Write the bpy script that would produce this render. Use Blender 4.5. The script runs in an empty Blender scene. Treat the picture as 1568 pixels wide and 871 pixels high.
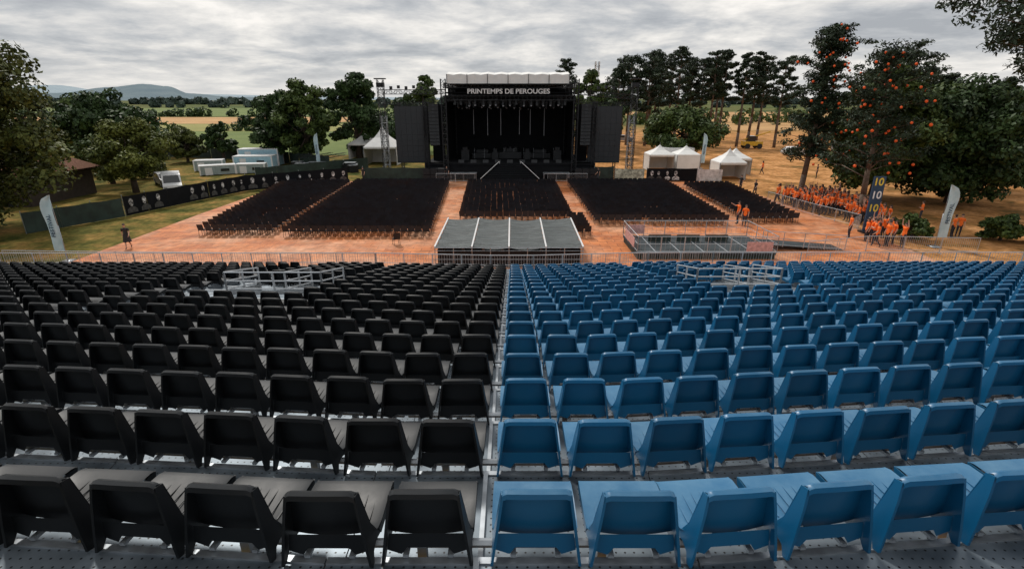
import bpy, math, random
import numpy as np
from mathutils import Vector, Matrix
random.seed(7); rng=np.random.default_rng(7)
scene=bpy.context.scene
COL=scene.collection
rad=math.radians
# ------------------------------------------------------------------ materials
def new_mat(name):
    m=bpy.data.materials.new(name); m.use_nodes=True
    nt=m.node_tree; b=nt.nodes['Principled BSDF']; return m,nt,b
def mat(name,c,rough=.6,metal=0,var=.15,scale=3.0,bump=0,spec=.5,objrand=0,coord='Object'):
    m,nt,b=new_mat(name); N=nt.nodes; L=nt.links
    tc=N.new('ShaderNodeTexCoord'); no=N.new('ShaderNodeTexNoise'); no.inputs['Scale'].default_value=scale; no.inputs['Detail'].default_value=6
    L.new(tc.outputs[coord],no.inputs['Vector'])
    mr=N.new('ShaderNodeMapRange'); mr.inputs['From Min'].default_value=.3; mr.inputs['From Max'].default_value=.7
    mr.inputs['To Min'].default_value=1-var; mr.inputs['To Max'].default_value=1+var
    L.new(no.outputs['Fac'],mr.inputs['Value'])
    fac=mr.outputs['Result']
    if objrand:
        oi=N.new('ShaderNodeObjectInfo'); m2=N.new('ShaderNodeMapRange'); m2.inputs['To Min'].default_value=1-objrand; m2.inputs['To Max'].default_value=1+objrand
        L.new(oi.outputs['Random'],m2.inputs['Value']); mu=N.new('ShaderNodeMath'); mu.operation='MULTIPLY'
        L.new(fac,mu.inputs[0]); L.new(m2.outputs['Result'],mu.inputs[1]); fac=mu.outputs[0]
    vm=N.new('ShaderNodeVectorMath'); vm.operation='SCALE'; vm.inputs[0].default_value=c[:3]
    L.new(fac,vm.inputs['Scale']); L.new(vm.outputs['Vector'],b.inputs['Base Color'])
    b.inputs['Roughness'].default_value=rough; b.inputs['Metallic'].default_value=metal
    b.inputs['Specular IOR Level'].default_value=spec
    if bump:
        bu=N.new('ShaderNodeBump'); bu.inputs['Strength'].default_value=bump; bu.inputs['Distance'].default_value=.02
        L.new(no.outputs['Fac'],bu.inputs['Height']); L.new(bu.outputs['Normal'],b.inputs['Normal'])
    return m
def ramp_mat(name,stops,scale,rough=.9,detail=8,coord='Object',spec=.2,stretch=(1,1,1),bump=0,dist=.05):
    m,nt,b=new_mat(name); N=nt.nodes; L=nt.links
    tc=N.new('ShaderNodeTexCoord'); mp=N.new('ShaderNodeMapping'); mp.inputs['Scale'].default_value=stretch
    no=N.new('ShaderNodeTexNoise'); no.inputs['Scale'].default_value=scale; no.inputs['Detail'].default_value=detail; no.inputs['Roughness'].default_value=.65
    cr=N.new('ShaderNodeValToRGB'); e=cr.color_ramp.elements
    while len(e)<len(stops): e.new(.5)
    for i,(p,c) in enumerate(stops): e[i].position=p; e[i].color=(*c,1)
    L.new(tc.outputs[coord],mp.inputs['Vector']); L.new(mp.outputs['Vector'],no.inputs['Vector']); L.new(no.outputs['Fac'],cr.inputs['Fac']); L.new(cr.outputs['Color'],b.inputs['Base Color'])
    b.inputs['Roughness'].default_value=rough; b.inputs['Specular IOR Level'].default_value=spec
    if bump:
        bu=N.new('ShaderNodeBump'); bu.inputs['Strength'].default_value=bump; bu.inputs['Distance'].default_value=dist
        L.new(no.outputs['Fac'],bu.inputs['Height']); L.new(bu.outputs['Normal'],b.inputs['Normal'])
    return m
def foliage_mat(name,dark,light,scale=.55):
    m,nt,b=new_mat(name); N=nt.nodes; L=nt.links
    tc=N.new('ShaderNodeTexCoord'); n1=N.new('ShaderNodeTexNoise'); n1.inputs['Scale'].default_value=scale; n1.inputs['Detail'].default_value=2
    n2=N.new('ShaderNodeTexNoise'); n2.inputs['Scale'].default_value=9; n2.inputs['Detail'].default_value=1
    ad=N.new('ShaderNodeMath'); ad.operation='ADD'; mu=N.new('ShaderNodeMath'); mu.operation='MULTIPLY'; mu.inputs[1].default_value=.5
    cr=N.new('ShaderNodeValToRGB'); cr.color_ramp.elements[0].position=.36; cr.color_ramp.elements[1].position=.62
    cr.color_ramp.elements[0].color=(*dark,1); cr.color_ramp.elements[1].color=(*light,1)
    L.new(tc.outputs['Object'],n1.inputs['Vector']); L.new(tc.outputs['Object'],n2.inputs['Vector'])
    L.new(n1.outputs['Fac'],ad.inputs[0]); L.new(n2.outputs['Fac'],ad.inputs[1]); L.new(ad.outputs[0],mu.inputs[0]); L.new(mu.outputs[0],cr.inputs['Fac'])
    L.new(cr.outputs['Color'],b.inputs['Base Color']); b.inputs['Roughness'].default_value=.6; b.inputs['Specular IOR Level'].default_value=.25
    return m
def seat_plastic(name,c,rough,objrand,skysheen,sheencol,spec=.5):
    m,nt,b=new_mat(name); N=nt.nodes; L=nt.links
    g=N.new('ShaderNodeNewGeometry'); sp=N.new('ShaderNodeSeparateXYZ'); L.new(g.outputs['Normal'],sp.inputs[0])
    no=N.new('ShaderNodeTexNoise'); no.inputs['Scale'].default_value=5; no.inputs['Detail'].default_value=8; no.inputs['Roughness'].default_value=.65; L.new(g.outputs['Position'],no.inputs['Vector'])
    oi=N.new('ShaderNodeObjectInfo'); m2=N.new('ShaderNodeMapRange'); m2.inputs['To Min'].default_value=1-objrand; m2.inputs['To Max'].default_value=1+objrand; L.new(oi.outputs['Random'],m2.inputs['Value'])
    vm=N.new('ShaderNodeVectorMath'); vm.operation='SCALE'; vm.inputs[0].default_value=c; L.new(m2.outputs[0],vm.inputs['Scale'])
    up=N.new('ShaderNodeMapRange'); up.inputs['From Min'].default_value=.5; up.inputs['From Max'].default_value=1; up.inputs['To Max'].default_value=skysheen; L.new(sp.outputs[2],up.inputs['Value'])  # upward faces tinted paler in base colour: painted sky reflection on the pans
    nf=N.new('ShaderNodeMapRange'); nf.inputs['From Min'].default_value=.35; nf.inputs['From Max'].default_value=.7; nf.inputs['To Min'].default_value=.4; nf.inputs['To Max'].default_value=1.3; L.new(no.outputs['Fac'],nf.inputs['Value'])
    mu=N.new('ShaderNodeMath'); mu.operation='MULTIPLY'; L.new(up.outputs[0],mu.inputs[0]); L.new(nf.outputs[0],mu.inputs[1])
    mx=N.new('ShaderNodeMix'); mx.data_type='RGBA'; mx.inputs[7].default_value=(*sheencol,1); L.new(mu.outputs[0],mx.inputs[0]); L.new(vm.outputs[0],mx.inputs[6]); L.new(mx.outputs[2],b.inputs['Base Color'])
    rr=N.new('ShaderNodeMapRange'); rr.inputs['To Min'].default_value=rough-.12; rr.inputs['To Max'].default_value=rough+.18; L.new(no.outputs['Fac'],rr.inputs['Value']); L.new(rr.outputs[0],b.inputs['Roughness'])
    b.inputs['Specular IOR Level'].default_value=spec
    bu=N.new('ShaderNodeBump'); bu.inputs['Strength'].default_value=.12; bu.inputs['Distance'].default_value=.01; L.new(no.outputs['Fac'],bu.inputs['Height']); L.new(bu.outputs['Normal'],b.inputs['Normal'])
    return m
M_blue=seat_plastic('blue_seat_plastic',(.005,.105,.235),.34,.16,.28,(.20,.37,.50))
M_black=seat_plastic('black_seat_plastic',(.006,.0078,.010),.42,.25,.02,(.25,.30,.34),.36)
M_chair=mat('black_chair_plastic',(.013,.019,.027),.5,var=.2,objrand=.3)
M_steel=mat('galvanised_steel',(.36,.39,.42),.4,.7,var=.3,scale=6)
M_rail=mat('rail_aluminium',(.50,.53,.56),.4,.5,var=.15,scale=2)
M_panel=mat('light_mesh_panel',(.36,.39,.41),.5,.2,var=.25,scale=5)
M_dark=mat('black_cloth',(.006,.007,.009),.85,var=.3,scale=1.2,spec=.2)
M_blk=mat('black_metal',(.013,.015,.018),.5,.2,var=.3)
M_screen=mat('led_screen_panel',(.018,.023,.028),.45,var=.1,scale=.5)
M_white=mat('white_canvas',(.75,.75,.73),.7,var=.06,scale=1.5)
M_paint=mat('white_paint',(.7,.7,.7),.35,var=.05)
M_glass=mat('dark_glass',(.02,.025,.03),.1)
M_rubber=mat('rubber',(.02,.02,.02),.8)
M_bark=mat('tree_bark',(.07,.05,.038),.9,var=.4,scale=5,bump=.5)
M_pbark=mat('pine_bark',(.13,.09,.065),.9,var=.4,scale=4,bump=.5)
M_tarp=mat('green_tarp',(.018,.035,.028),.7,var=.4,scale=1.5,bump=.4)
M_letter=mat('white_letters',(.75,.75,.75),.6)
M_orangeball=mat('orange_paper',(.9,.12,.012),.5,var=.1)
M_cont=mat('light_blue_paint',(.36,.56,.66),.5,var=.1)
M_cgrey=mat('grey_paint',(.3,.36,.36),.5,var=.15)
M_tile=ramp_mat('clay_roof_tiles',[(.3,(.10,.045,.03)),(.7,(.25,.12,.075))],6,bump=.5)
M_wall=mat('rendered_wall',(.05,.038,.03),.9,var=.2)
M_skin=mat('skin',(.55,.33,.24),.6,var=.08)
M_hair=mat('hair',(.04,.025,.018),.7,var=.3)
M_oshirt=mat('orange_tshirt',(.90,.17,.018),.8,var=.12,scale=8,objrand=.15)
M_bshirt=mat('black_tshirt',(.02,.02,.022),.8,var=.2)
M_trouser=mat('dark_trousers',(.025,.028,.04),.8,var=.3,objrand=.4)
M_shoe=mat('shoe',(.05,.05,.05),.6)
M_navy=mat('navy_banner',(.02,.05,.10),.6,var=.15)
M_yellow=mat('yellow_print',(.75,.55,.06),.6)
M_flag=ramp_mat('pale_flag_cloth',[(.3,(.36,.52,.58)),(.7,(.60,.72,.76))],1.2)
M_photo=ramp_mat('portrait_print',[(.38,(.03,.03,.03)),(.5,(.38,.38,.38)),(.62,(.75,.75,.75))],5,rough=.6,detail=3)
M_red=mat('red_white_panel',(.6,.35,.33),.6,var=.3,scale=6)
M_led=mat('frosted_tube',(.30,.32,.35),.4)
M_dkdeck=mat('dark_platform_floor',(.05,.06,.065),.85,var=.35,scale=1,spec=.15)
F_a=foliage_mat('foliage_dark',(.009,.022,.008),(.052,.095,.024))
F_b=foliage_mat('foliage_mid',(.013,.031,.008),(.092,.135,.028))
F_c=foliage_mat('foliage_light',(.03,.048,.01),(.17,.19,.036))
F_p=foliage_mat('pine_needles',(.007,.016,.009),(.042,.066,.03))
F_br=foliage_mat('foliage_olive',(.014,.027,.007),(.12,.135,.028))
def deck_mat():
    m,nt,b=new_mat('perforated_deck_plate'); N=nt.nodes; L=nt.links
    g=N.new('ShaderNodeNewGeometry'); vm=N.new('ShaderNodeVectorMath'); vm.operation='SCALE'; vm.inputs['Scale'].default_value=1/.055
    fr=N.new('ShaderNodeVectorMath'); fr.operation='FRACTION'; sb=N.new('ShaderNodeVectorMath'); sb.operation='SUBTRACT'; sb.inputs[1].default_value=(.5,.5,0)
    ml=N.new('ShaderNodeVectorMath'); ml.operation='MULTIPLY'; ml.inputs[1].default_value=(1,1,0)
    ln=N.new('ShaderNodeVectorMath'); ln.operation='LENGTH'; lt=N.new('ShaderNodeMath'); lt.operation='LESS_THAN'; lt.inputs[1].default_value=.12
    L.new(g.outputs['Position'],vm.inputs[0]); L.new(vm.outputs[0],fr.inputs[0]); L.new(fr.outputs[0],sb.inputs[0]); L.new(sb.outputs[0],ml.inputs[0]); L.new(ml.outputs[0],ln.inputs[0]); L.new(ln.outputs['Value'],lt.inputs[0])
    no=N.new('ShaderNodeTexNoise'); no.inputs['Scale'].default_value=2.2; no.inputs['Detail'].default_value=9; L.new(g.outputs['Position'],no.inputs['Vector'])
    cr=N.new('ShaderNodeValToRGB'); cr.color_ramp.elements[0].position=.32; cr.color_ramp.elements[1].position=.68
    cr.color_ramp.elements[0].color=(.07,.09,.11,1); cr.color_ramp.elements[1].color=(.24,.285,.325,1)
    L.new(no.outputs['Fac'],cr.inputs['Fac'])
    mx=N.new('ShaderNodeMix'); mx.data_type='RGBA'; mx.inputs[7].default_value=(.015,.015,.015,1)
    L.new(lt.outputs[0],mx.inputs[0]); L.new(cr.outputs['Color'],mx.inputs[6]); L.new(mx.outputs[2],b.inputs['Base Color'])
    mr=N.new('ShaderNodeMapRange'); mr.inputs['To Min'].default_value=.22; mr.inputs['To Max'].default_value=.6; L.new(no.outputs['Fac'],mr.inputs['Value']); L.new(mr.outputs[0],b.inputs['Roughness'])
    b.inputs['Metallic'].default_value=.5
    return m
M_deck=deck_mat()
# ------------------------------------------------------------------ mesh builder
class MB:
    def __init__(s): s.v=[]; s.f=[]; s.m=[]
    def add(s,vs,fs,mi=0):
        o=len(s.v); s.v.extend([tuple(p) for p in vs]); s.f.extend([tuple(i+o for i in f) for f in fs]); s.m.extend([mi]*len(fs))
    def quad(s,a,b,c,d,mi=0): s.add([a,b,c,d],[(0,1,2,3)],mi)
    def box(s,c,d,rz=0,mi=0,M=None):
        x,y,z=d[0]/2,d[1]/2,d[2]/2
        vs=[Vector((i*x,j*y,k*z)) for k in(-1,1) for j in(-1,1) for i in(-1,1)]
        R=M if M else Matrix.Rotation(rz,3,'Z')
        vs=[R@p+Vector(c) for p in vs]
        s.add(vs,[(0,2,3,1),(4,5,7,6),(0,1,5,4),(2,6,7,3),(0,4,6,2),(1,3,7,5)],mi)
    def tube(s,p,q,r,r2=None,n=6,mi=0,cap=True):
        p=Vector(p);q=Vector(q); r2=r if r2 is None else r2
        d=(q-p); 
        if d.length<1e-6:return
        d.normalize(); u=d.orthogonal().normalized(); w=d.cross(u)
        vs=[]
        for c,rr in((p,r),(q,r2)):
            for i in range(n):
                a=2*math.pi*i/n; vs.append(c+(u*math.cos(a)+w*math.sin(a))*rr)
        fs=[(i,(i+1)%n,n+(i+1)%n,n+i) for i in range(n)]
        if cap: fs+= [tuple(range(n))[::-1],tuple(range(n,2*n))]
        s.add(vs,fs,mi)
    def prism(s,poly,x0,x1,mi=0,M=None):
        n=len(poly); vs=[]
        for xx in(x0,x1):
            for (y,z) in poly:
                p=Vector(((xx(z) if callable(xx) else xx),y,z)); vs.append(M@p if M else p)
        fs=[(i,(i+1)%n,n+(i+1)%n,n+i) for i in range(n)]+[tuple(range(n))[::-1],tuple(range(n,2*n))]
        s.add(vs,fs,mi)
    def sphere(s,c,r,n=6,m=8,mi=0,sc=(1,1,1)):
        vs=[]; fs=[]
        for i in range(n+1):
            t=math.pi*i/n
            for j in range(m):
                a=2*math.pi*j/m; vs.append((c[0]+r*sc[0]*math.sin(t)*math.cos(a),c[1]+r*sc[1]*math.sin(t)*math.sin(a),c[2]+r*sc[2]*math.cos(t)))
        for i in range(n):
            for j in range(m): fs.append((i*m+j,(i+1)*m+j,(i+1)*m+(j+1)%m,i*m+(j+1)%m))
        s.add(vs,fs,mi)
    def truss(s,p,q,w=.4,seg=.5,r=.03,mi=0):
        p=Vector(p);q=Vector(q);d=q-p;Ln=d.length;d.normalize()
        u=d.cross(Vector((0,0,1))); 
        if u.length<.1:u=Vector((1,0,0))
        u.normalize(); v=d.cross(u).normalized()
        cs=[(u*a+v*b)*(w/2) for a,b in((-1,-1),(1,-1),(1,1),(-1,1))]
        for c in cs: s.tube(p+c,q+c,r,n=4,mi=mi)
        k=max(2,int(Ln/seg))
        for i in range(k):
            a=p+d*(Ln*i/k); b=p+d*(Ln*(i+1)/k)
            for j in range(4):
                c1=cs[j];c2=cs[(j+1)%4]
                if i%2:c1,c2=c2,c1
                s.tube(a+c1,b+c2,r*.55,n=3,mi=mi,cap=False)
                s.tube(a+cs[j],a+cs[(j+1)%4],r*.55,n=3,mi=mi,cap=False)
    def mesh(s,name,mats,smooth=False):
        me=bpy.data.meshes.new(name); me.from_pydata(s.v,[],s.f)
        for m in mats: me.materials.append(m)
        me.polygons.foreach_set('material_index',s.m)
        if smooth: me.polygons.foreach_set('use_smooth',[True]*len(s.f))
        me.update(); return me
    def obj(s,name,mats,parent=None,smooth=False,loc=(0,0,0),rz=0):
        return put(s.mesh(name,mats,smooth),name,parent,loc,rz)
def put(me,name,parent=None,loc=(0,0,0),rz=0,sc=1):
    o=bpy.data.objects.new(name,me); COL.objects.link(o); o.location=loc; o.rotation_euler=(0,0,rz); o.scale=(sc,sc,sc)
    if parent:o.parent=parent
    return o
def empty(name,loc=(0,0,0),rz=0):
    o=bpy.data.objects.new(name,None); COL.objects.link(o); o.location=loc;o.rotation_euler=(0,0,rz); o.empty_display_size=.2; return o
def text_mesh(t,size,m,ex=.01):
    cu=bpy.data.curves.new('t','FONT'); cu.body=t; cu.size=size; cu.align_x='CENTER'; cu.align_y='CENTER'; cu.extrude=ex; cu.offset=size*.02
    o=bpy.data.objects.new('t',cu); COL.objects.link(o); bpy.context.view_layer.update()
    dg=bpy.context.evaluated_depsgraph_get(); me=bpy.data.meshes.new_from_object(o.evaluated_get(dg)); bpy.data.objects.remove(o)
    me.materials.clear(); me.materials.append(m); return me
# ------------------------------------------------------------------ world, sun, camera
w=bpy.data.worlds.new('World'); scene.world=w; w.use_nodes=True
nt=w.node_tree;N=nt.nodes;L=nt.links
bg=N['Background']; bg.inputs['Strength'].default_value=.1
sky=N.new('ShaderNodeTexSky'); sky.sky_type='NISHITA'; sky.sun_disc=False
SE,SAZ=rad(50),rad(-30)
sky.sun_elevation=SE; sky.sun_rotation=SAZ
tc=N.new('ShaderNodeTexCoord'); sx=N.new('ShaderNodeSeparateXYZ'); L.new(tc.outputs['Generated'],sx.inputs[0])
def mth(op,a,b=None,c=None):
    n=N.new('ShaderNodeMath'); n.operation=op
    for i,x in enumerate((a,b,c)):
        if x is None: continue
        if isinstance(x,(int,float)): n.inputs[i].default_value=x
        else: L.new(x,n.inputs[i])
    return n.outputs[0]
zz=mth('MAXIMUM',sx.outputs[2],0.0); den=mth('ADD',zz,.16)
cb=N.new('ShaderNodeCombineXYZ'); L.new(mth('DIVIDE',sx.outputs[0],den),cb.inputs[0]); L.new(mth('DIVIDE',sx.outputs[1],den),cb.inputs[1])
def wnoise(s,d,r,dist):
    no=N.new('ShaderNodeTexNoise'); no.inputs['Scale'].default_value=s; no.inputs['Detail'].default_value=d; no.inputs['Roughness'].default_value=r; no.inputs['Distortion'].default_value=dist
    L.new(cb.outputs[0],no.inputs['Vector']); return no.outputs['Fac']
n1=wnoise(1.1,10,.58,.3); n2=wnoise(3.4,8,.62,.1)
nf=mth('ADD',mth('MULTIPLY',n1,.72),mth('MULTIPLY',n2,.28))
cr=N.new('ShaderNodeValToRGB'); e=cr.color_ramp.elements
e[0].position=.38; e[0].color=(.41,.43,.46,1); e[1].position=.62; e[1].color=(1.0,.96,.91,1)
x=e.new(.45); x.color=(.53,.545,.565,1); x=e.new(.505); x.color=(.68,.675,.67,1); x=e.new(.555); x.color=(.82,.80,.77,1)
L.new(nf,cr.inputs['Fac'])
hz=N.new('ShaderNodeMapRange'); hz.inputs['From Min'].default_value=0; hz.inputs['From Max'].default_value=.06; hz.inputs['To Min'].default_value=.6; hz.inputs['To Max'].default_value=0; L.new(zz,hz.inputs['Value'])
mh=N.new('ShaderNodeMix'); mh.data_type='RGBA'; mh.inputs[7].default_value=(.80,.79,.77,1); L.new(hz.outputs[0],mh.inputs[0]); L.new(cr.outputs[0],mh.inputs[6])
br=N.new('ShaderNodeMapRange'); br.inputs['From Min'].default_value=.15; br.inputs['From Max'].default_value=.7; br.inputs['To Min'].default_value=10; br.inputs['To Max'].default_value=11; L.new(zz,br.inputs['Value'])
sc=N.new('ShaderNodeVectorMath'); sc.operation='SCALE'; L.new(mh.outputs[2],sc.inputs[0]); L.new(br.outputs[0],sc.inputs['Scale'])
mx=N.new('ShaderNodeMix'); mx.data_type='RGBA'; mx.inputs[0].default_value=.96; L.new(sky.outputs[0],mx.inputs[6]); L.new(sc.outputs[0],mx.inputs[7]); L.new(mx.outputs[2],bg.inputs['Color'])
sl=bpy.data.lights.new('sun','SUN'); sl.energy=2.3; sl.angle=rad(8); sl.color=(1,.95,.88)
so=bpy.data.objects.new('sun',sl); COL.objects.link(so)
sd=Vector((math.sin(SAZ)*math.cos(SE),math.cos(SAZ)*math.cos(SE),math.sin(SE))); so.rotation_euler=sd.to_track_quat('Z','Y').to_euler()
cam=bpy.data.cameras.new('camera'); co=bpy.data.objects.new('camera',cam); COL.objects.link(co); co.location=(0,0,9.5); co.rotation_euler=(rad(70.4),0,0)
cam.sensor_width=36; cam.lens=18.37; cam.clip_start=.05; cam.clip_end=20000; scene.camera=co
scene.view_settings.view_transform='Standard'; scene.view_settings.look='None'; scene.view_settings.exposure=0
# ------------------------------------------------------------------ ground
def ground_mat():
    m,nt,b=new_mat('ground_dry_grass_and_earth'); N=nt.nodes;L=nt.links
    g=N.new('ShaderNodeNewGeometry'); sp=N.new('ShaderNodeSeparateXYZ'); L.new(g.outputs['Position'],sp.inputs[0])
    def noise(s,d=8):
        n=N.new('ShaderNodeTexNoise'); n.inputs['Scale'].default_value=s; n.inputs['Detail'].default_value=d; n.inputs['Roughness'].default_value=.65; L.new(g.outputs['Position'],n.inputs['Vector']); return n.outputs['Fac']
    def ramp(f,st):
        c=N.new('ShaderNodeValToRGB'); e=c.color_ramp.elements
        while len(e)<len(st): e.new(.5)
        for i,(p,col) in enumerate(st): e[i].position=p;e[i].color=(*col,1)
        L.new(f,c.inputs[0]); return c.outputs[0]
    grass=ramp(noise(.35),[(.36,(.045,.060,.014)),(.5,(.15,.125,.034)),(.66,(.34,.20,.065))])
    earth=ramp(noise(.3),[(.34,(.15,.10,.035)),(.47,(.42,.20,.07)),(.62,(.64,.33,.14))])
    a=N.new('ShaderNodeMapRange'); a.inputs['From Min'].default_value=-12; a.inputs['From Max'].default_value=14
    ad=N.new('ShaderNodeMath'); ad.operation='MULTIPLY_ADD'; ad.inputs[1].default_value=20; L.new(noise(.06,4),ad.inputs[0])
    s2=N.new('ShaderNodeMath'); s2.operation='ADD'; s2.inputs[1].default_value=-10; L.new(sp.outputs[0],s2.inputs[0]); L.new(s2.outputs[0],ad.inputs[2]); L.new(ad.outputs[0],a.inputs['Value'])
    mx=N.new('ShaderNodeMix'); mx.data_type='RGBA'; L.new(a.outputs[0],mx.inputs[0]); L.new(grass,mx.inputs[6]); L.new(earth,mx.inputs[7])
    far=ramp(noise(.004,3),[(.4,(.06,.08,.03)),(.5,(.14,.14,.05)),(.6,(.08,.11,.04))])
    f=N.new('ShaderNodeMapRange'); f.inputs['From Min'].default_value=150; f.inputs['From Max'].default_value=210; L.new(sp.outputs[1],f.inputs['Value'])
    m2=N.new('ShaderNodeMix'); m2.data_type='RGBA'; L.new(f.outputs[0],m2.inputs[0]); L.new(mx.outputs[2],m2.inputs[6]); L.new(far,m2.inputs[7])
    fine=N.new('ShaderNodeMapRange'); fine.inputs['From Min'].default_value=.35; fine.inputs['From Max'].default_value=.65; fine.inputs['To Min'].default_value=.6; fine.inputs['To Max'].default_value=1.3; L.new(noise(2.5,10),fine.inputs['Value'])
    vs=N.new('ShaderNodeVectorMath'); vs.operation='SCALE'; L.new(m2.outputs[2],vs.inputs[0]); L.new(fine.outputs[0],vs.inputs['Scale']); L.new(vs.outputs[0],b.inputs['Base Color'])
    b.inputs['Roughness'].default_value=.95; b.inputs['Specular IOR Level'].default_value=.05
    return m
mb=MB(); R=9000; mb.quad((-R,-200,0),(R,-200,0),(R,R,0),(-R,R,0)); mb.obj('ground',[ground_mat()])
def sheet(name,pts,z,m):
    mb=MB(); mb.add([(x,y,z) for x,y in pts],[tuple(range(len(pts)))]); return mb.obj(name,[m])
F_y=ramp_mat('stubble_field_soil',[(.3,(.38,.21,.09)),(.7,(.55,.34,.15))],.05,coord='Object')
F_g=ramp_mat('green_crop',[(.3,(.09,.13,.035)),(.7,(.18,.22,.06))],.05)
F_yg=ramp_mat('yellow_green_crop',[(.3,(.19,.20,.06)),(.7,(.32,.28,.09))],.04)
sheet('stubble_field',[(-420,215),(-75,215),(-60,290),(-420,290)],.02,F_y)
sheet('green_field',[(-130,95),(-10,95),(-30,165),(-160,165)],.02,F_g)
sheet('meadow_field',[(-260,166),(-20,166),(-20,214),(-260,214)],.02,F_yg)
sheet('far_green_field',[(-900,305),(60,305),(60,560),(-900,560)],.03,F_g)
sheet('far_stubble_field',[(60,170),(260,170),(300,400),(70,400)],.03,F_y)
def floor_mat():
    m,nt,b=new_mat('orange_event_floor'); N=nt.nodes;L=nt.links
    g=N.new('ShaderNodeNewGeometry')
    br=N.new('ShaderNodeTexBrick'); br.inputs['Scale'].default_value=1; br.inputs['Brick Width'].default_value=1.2; br.inputs['Row Height'].default_value=.6; br.inputs['Mortar Size'].default_value=.014; br.offset=.5
    br.inputs['Color1'].default_value=(.68,.235,.08,1); br.inputs['Color2'].default_value=(.48,.145,.048,1); br.inputs['Mortar'].default_value=(.11,.04,.02,1)
    L.new(g.outputs['Position'],br.inputs['Vector'])
    def nz(s,d):
        n=N.new('ShaderNodeTexNoise'); n.inputs['Scale'].default_value=s; n.inputs['Detail'].default_value=d; n.inputs['Roughness'].default_value=.7; L.new(g.outputs['Position'],n.inputs['Vector']); return n.outputs['Fac']
    mr=N.new('ShaderNodeMapRange'); mr.inputs['From Min'].default_value=.42; mr.inputs['From Max'].default_value=.66; mr.inputs['To Max'].default_value=.85; L.new(nz(.22,8),mr.inputs['Value'])
    mx=N.new('ShaderNodeMix'); mx.data_type='RGBA'; mx.inputs[7].default_value=(.66,.38,.24,1); L.new(mr.outputs[0],mx.inputs[0]); L.new(br.outputs['Color'],mx.inputs[6])
    st=N.new('ShaderNodeMapRange'); st.inputs['From Min'].default_value=.35; st.inputs['From Max'].default_value=.6; st.inputs['To Min'].default_value=.6; st.inputs['To Max'].default_value=1.1; L.new(nz(1.1,9),st.inputs['Value'])
    vs=N.new('ShaderNodeVectorMath'); vs.operation='SCALE'; L.new(mx.outputs[2],vs.inputs[0]); L.new(st.outputs[0],vs.inputs['Scale']); L.new(vs.outputs[0],b.inputs['Base Color'])
    b.inputs['Roughness'].default_value=.6; b.inputs['Specular IOR Level'].default_value=.2
    return m
mb=MB()
pts=[(-27,22),(26,22),(26.5,41),(25,62),(21,64.5),(-21,63.5),(-26.5,58),(-27,45)]
n=len(pts); mb.add([(x,y,.0) for x,y in pts]+[(x,y,.07) for x,y in pts],[(i,(i+1)%n,n+(i+1)%n,n+i) for i in range(n)]+[tuple(range(n,2*n))])
mb.obj('event_floor',[floor_mat()])
# ------------------------------------------------------------------ grandstand
def yo(X):
    a=min(max(abs(X)-1,0),5.5); return (.09 if X>0 else .07)*a
def yrot(X):
    if abs(X)<1: return 0
    return math.atan(.09) if X>0 else -math.atan(.07)
def RY(i): return 2.16+1.0*(i-1)
def RZ(i): return 6.90-.25*(i-1)
NR=20
V0={-1:12,1:13}; VX={-1:8.0,1:8.1}; VI={-1:5.2,1:5.45}
def in_void(X,i):
    s=-1 if X<0 else 1; return V0[s]<=i<=V0[s]+1 and VI[s]<abs(X)<VX[s]
def landing(X,i):
    s=-1 if X<0 else 1; return V0[s]-2<=i<=V0[s]+1 and VI[s]-.2<abs(X)<VX[s]+.2
def in_aisle(X,i):
    s=-1 if X<0 else 1; return (i>=8 and VX[s]<=abs(X)<VX[s]+.9) or (i>=14 and 4.75<abs(X)<5.2)
gs=empty('grandstand')
mb=MB(); segs=[-34,-30,-26,-22,-18,-14,-9.6,-8.0,-6.5,-5.2,-3,-1,1,3,5.45,6.5,8.1,9.6,14,18,22,26,30,34]
for i in range(-3,NR+2):
    y0,y1,z=RY(i),RY(i+1),RZ(i)
    if i==NR+1:y1+=.3
    for a,b in zip(segs[:-1],segs[1:]):
        if in_void((a+b)/2,i): continue
        a2,b2=a+.004,b-.004
        A=(a2,y0+yo(a2));B=(b2,y0+yo(b2));C=(b2,y1+yo(b2));D=(a2,y1+yo(a2))
        th=.05
        vs=[(*p,z) for p in(A,B,C,D)]+[(*p,z-th) for p in(A,B,C,D)]
        mb.add(vs,[(0,1,2,3)],0); mb.add(vs,[(4,7,6,5),(0,4,5,1),(2,6,7,3),(1,5,6,2),(0,3,7,4)],1)
        mb.add([(D[0],D[1]-.03,z+.012),(C[0],C[1]-.03,z+.012),(C[0],C[1]+.012,z+.012),(D[0],D[1]+.012,z+.012),(D[0],D[1]+.012,z-.08),(C[0],C[1]+.012,z-.08),(D[0],D[1]-.03,z),(C[0],C[1]-.03,z)],[(0,1,2,3),(3,2,5,4),(0,6,7,1)],1)
mb.obj('deck_treads',[M_deck,M_steel],gs)
mb=MB()
for i in range(0,NR+1):
    y,z=RY(i),RZ(i)
    for a,b in zip(segs[:-1],segs[1:]):
        m_=(a+b)/2
        if landing(m_,i) or in_aisle(m_,i): continue
        mb.tube((a+.02,y+.10+yo(a),z+.27),(b-.02,y+.10+yo(b),z+.27),.025,n=6)
        k=max(1,int((b-a)/1.0))
        for j in range(k):
            X=a+(j+.5)*(b-a)/k; mb.box((X,y+.10+yo(X),z+.135),(.05,.05,.25)); mb.box((X,y+.05+yo(X),z+.02),(.09,.16,.02))
mb.obj('seat_beams',[M_steel],gs)
mb=MB()
for i in range(0,NR+2,1):
    for X in range(-32,33,4):
        if in_void(X,i):continue
        mb.tube((X,RY(i)+.5+yo(X),0),(X,RY(i)+.5+yo(X),RZ(i)-.05),.03,n=5)
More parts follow.
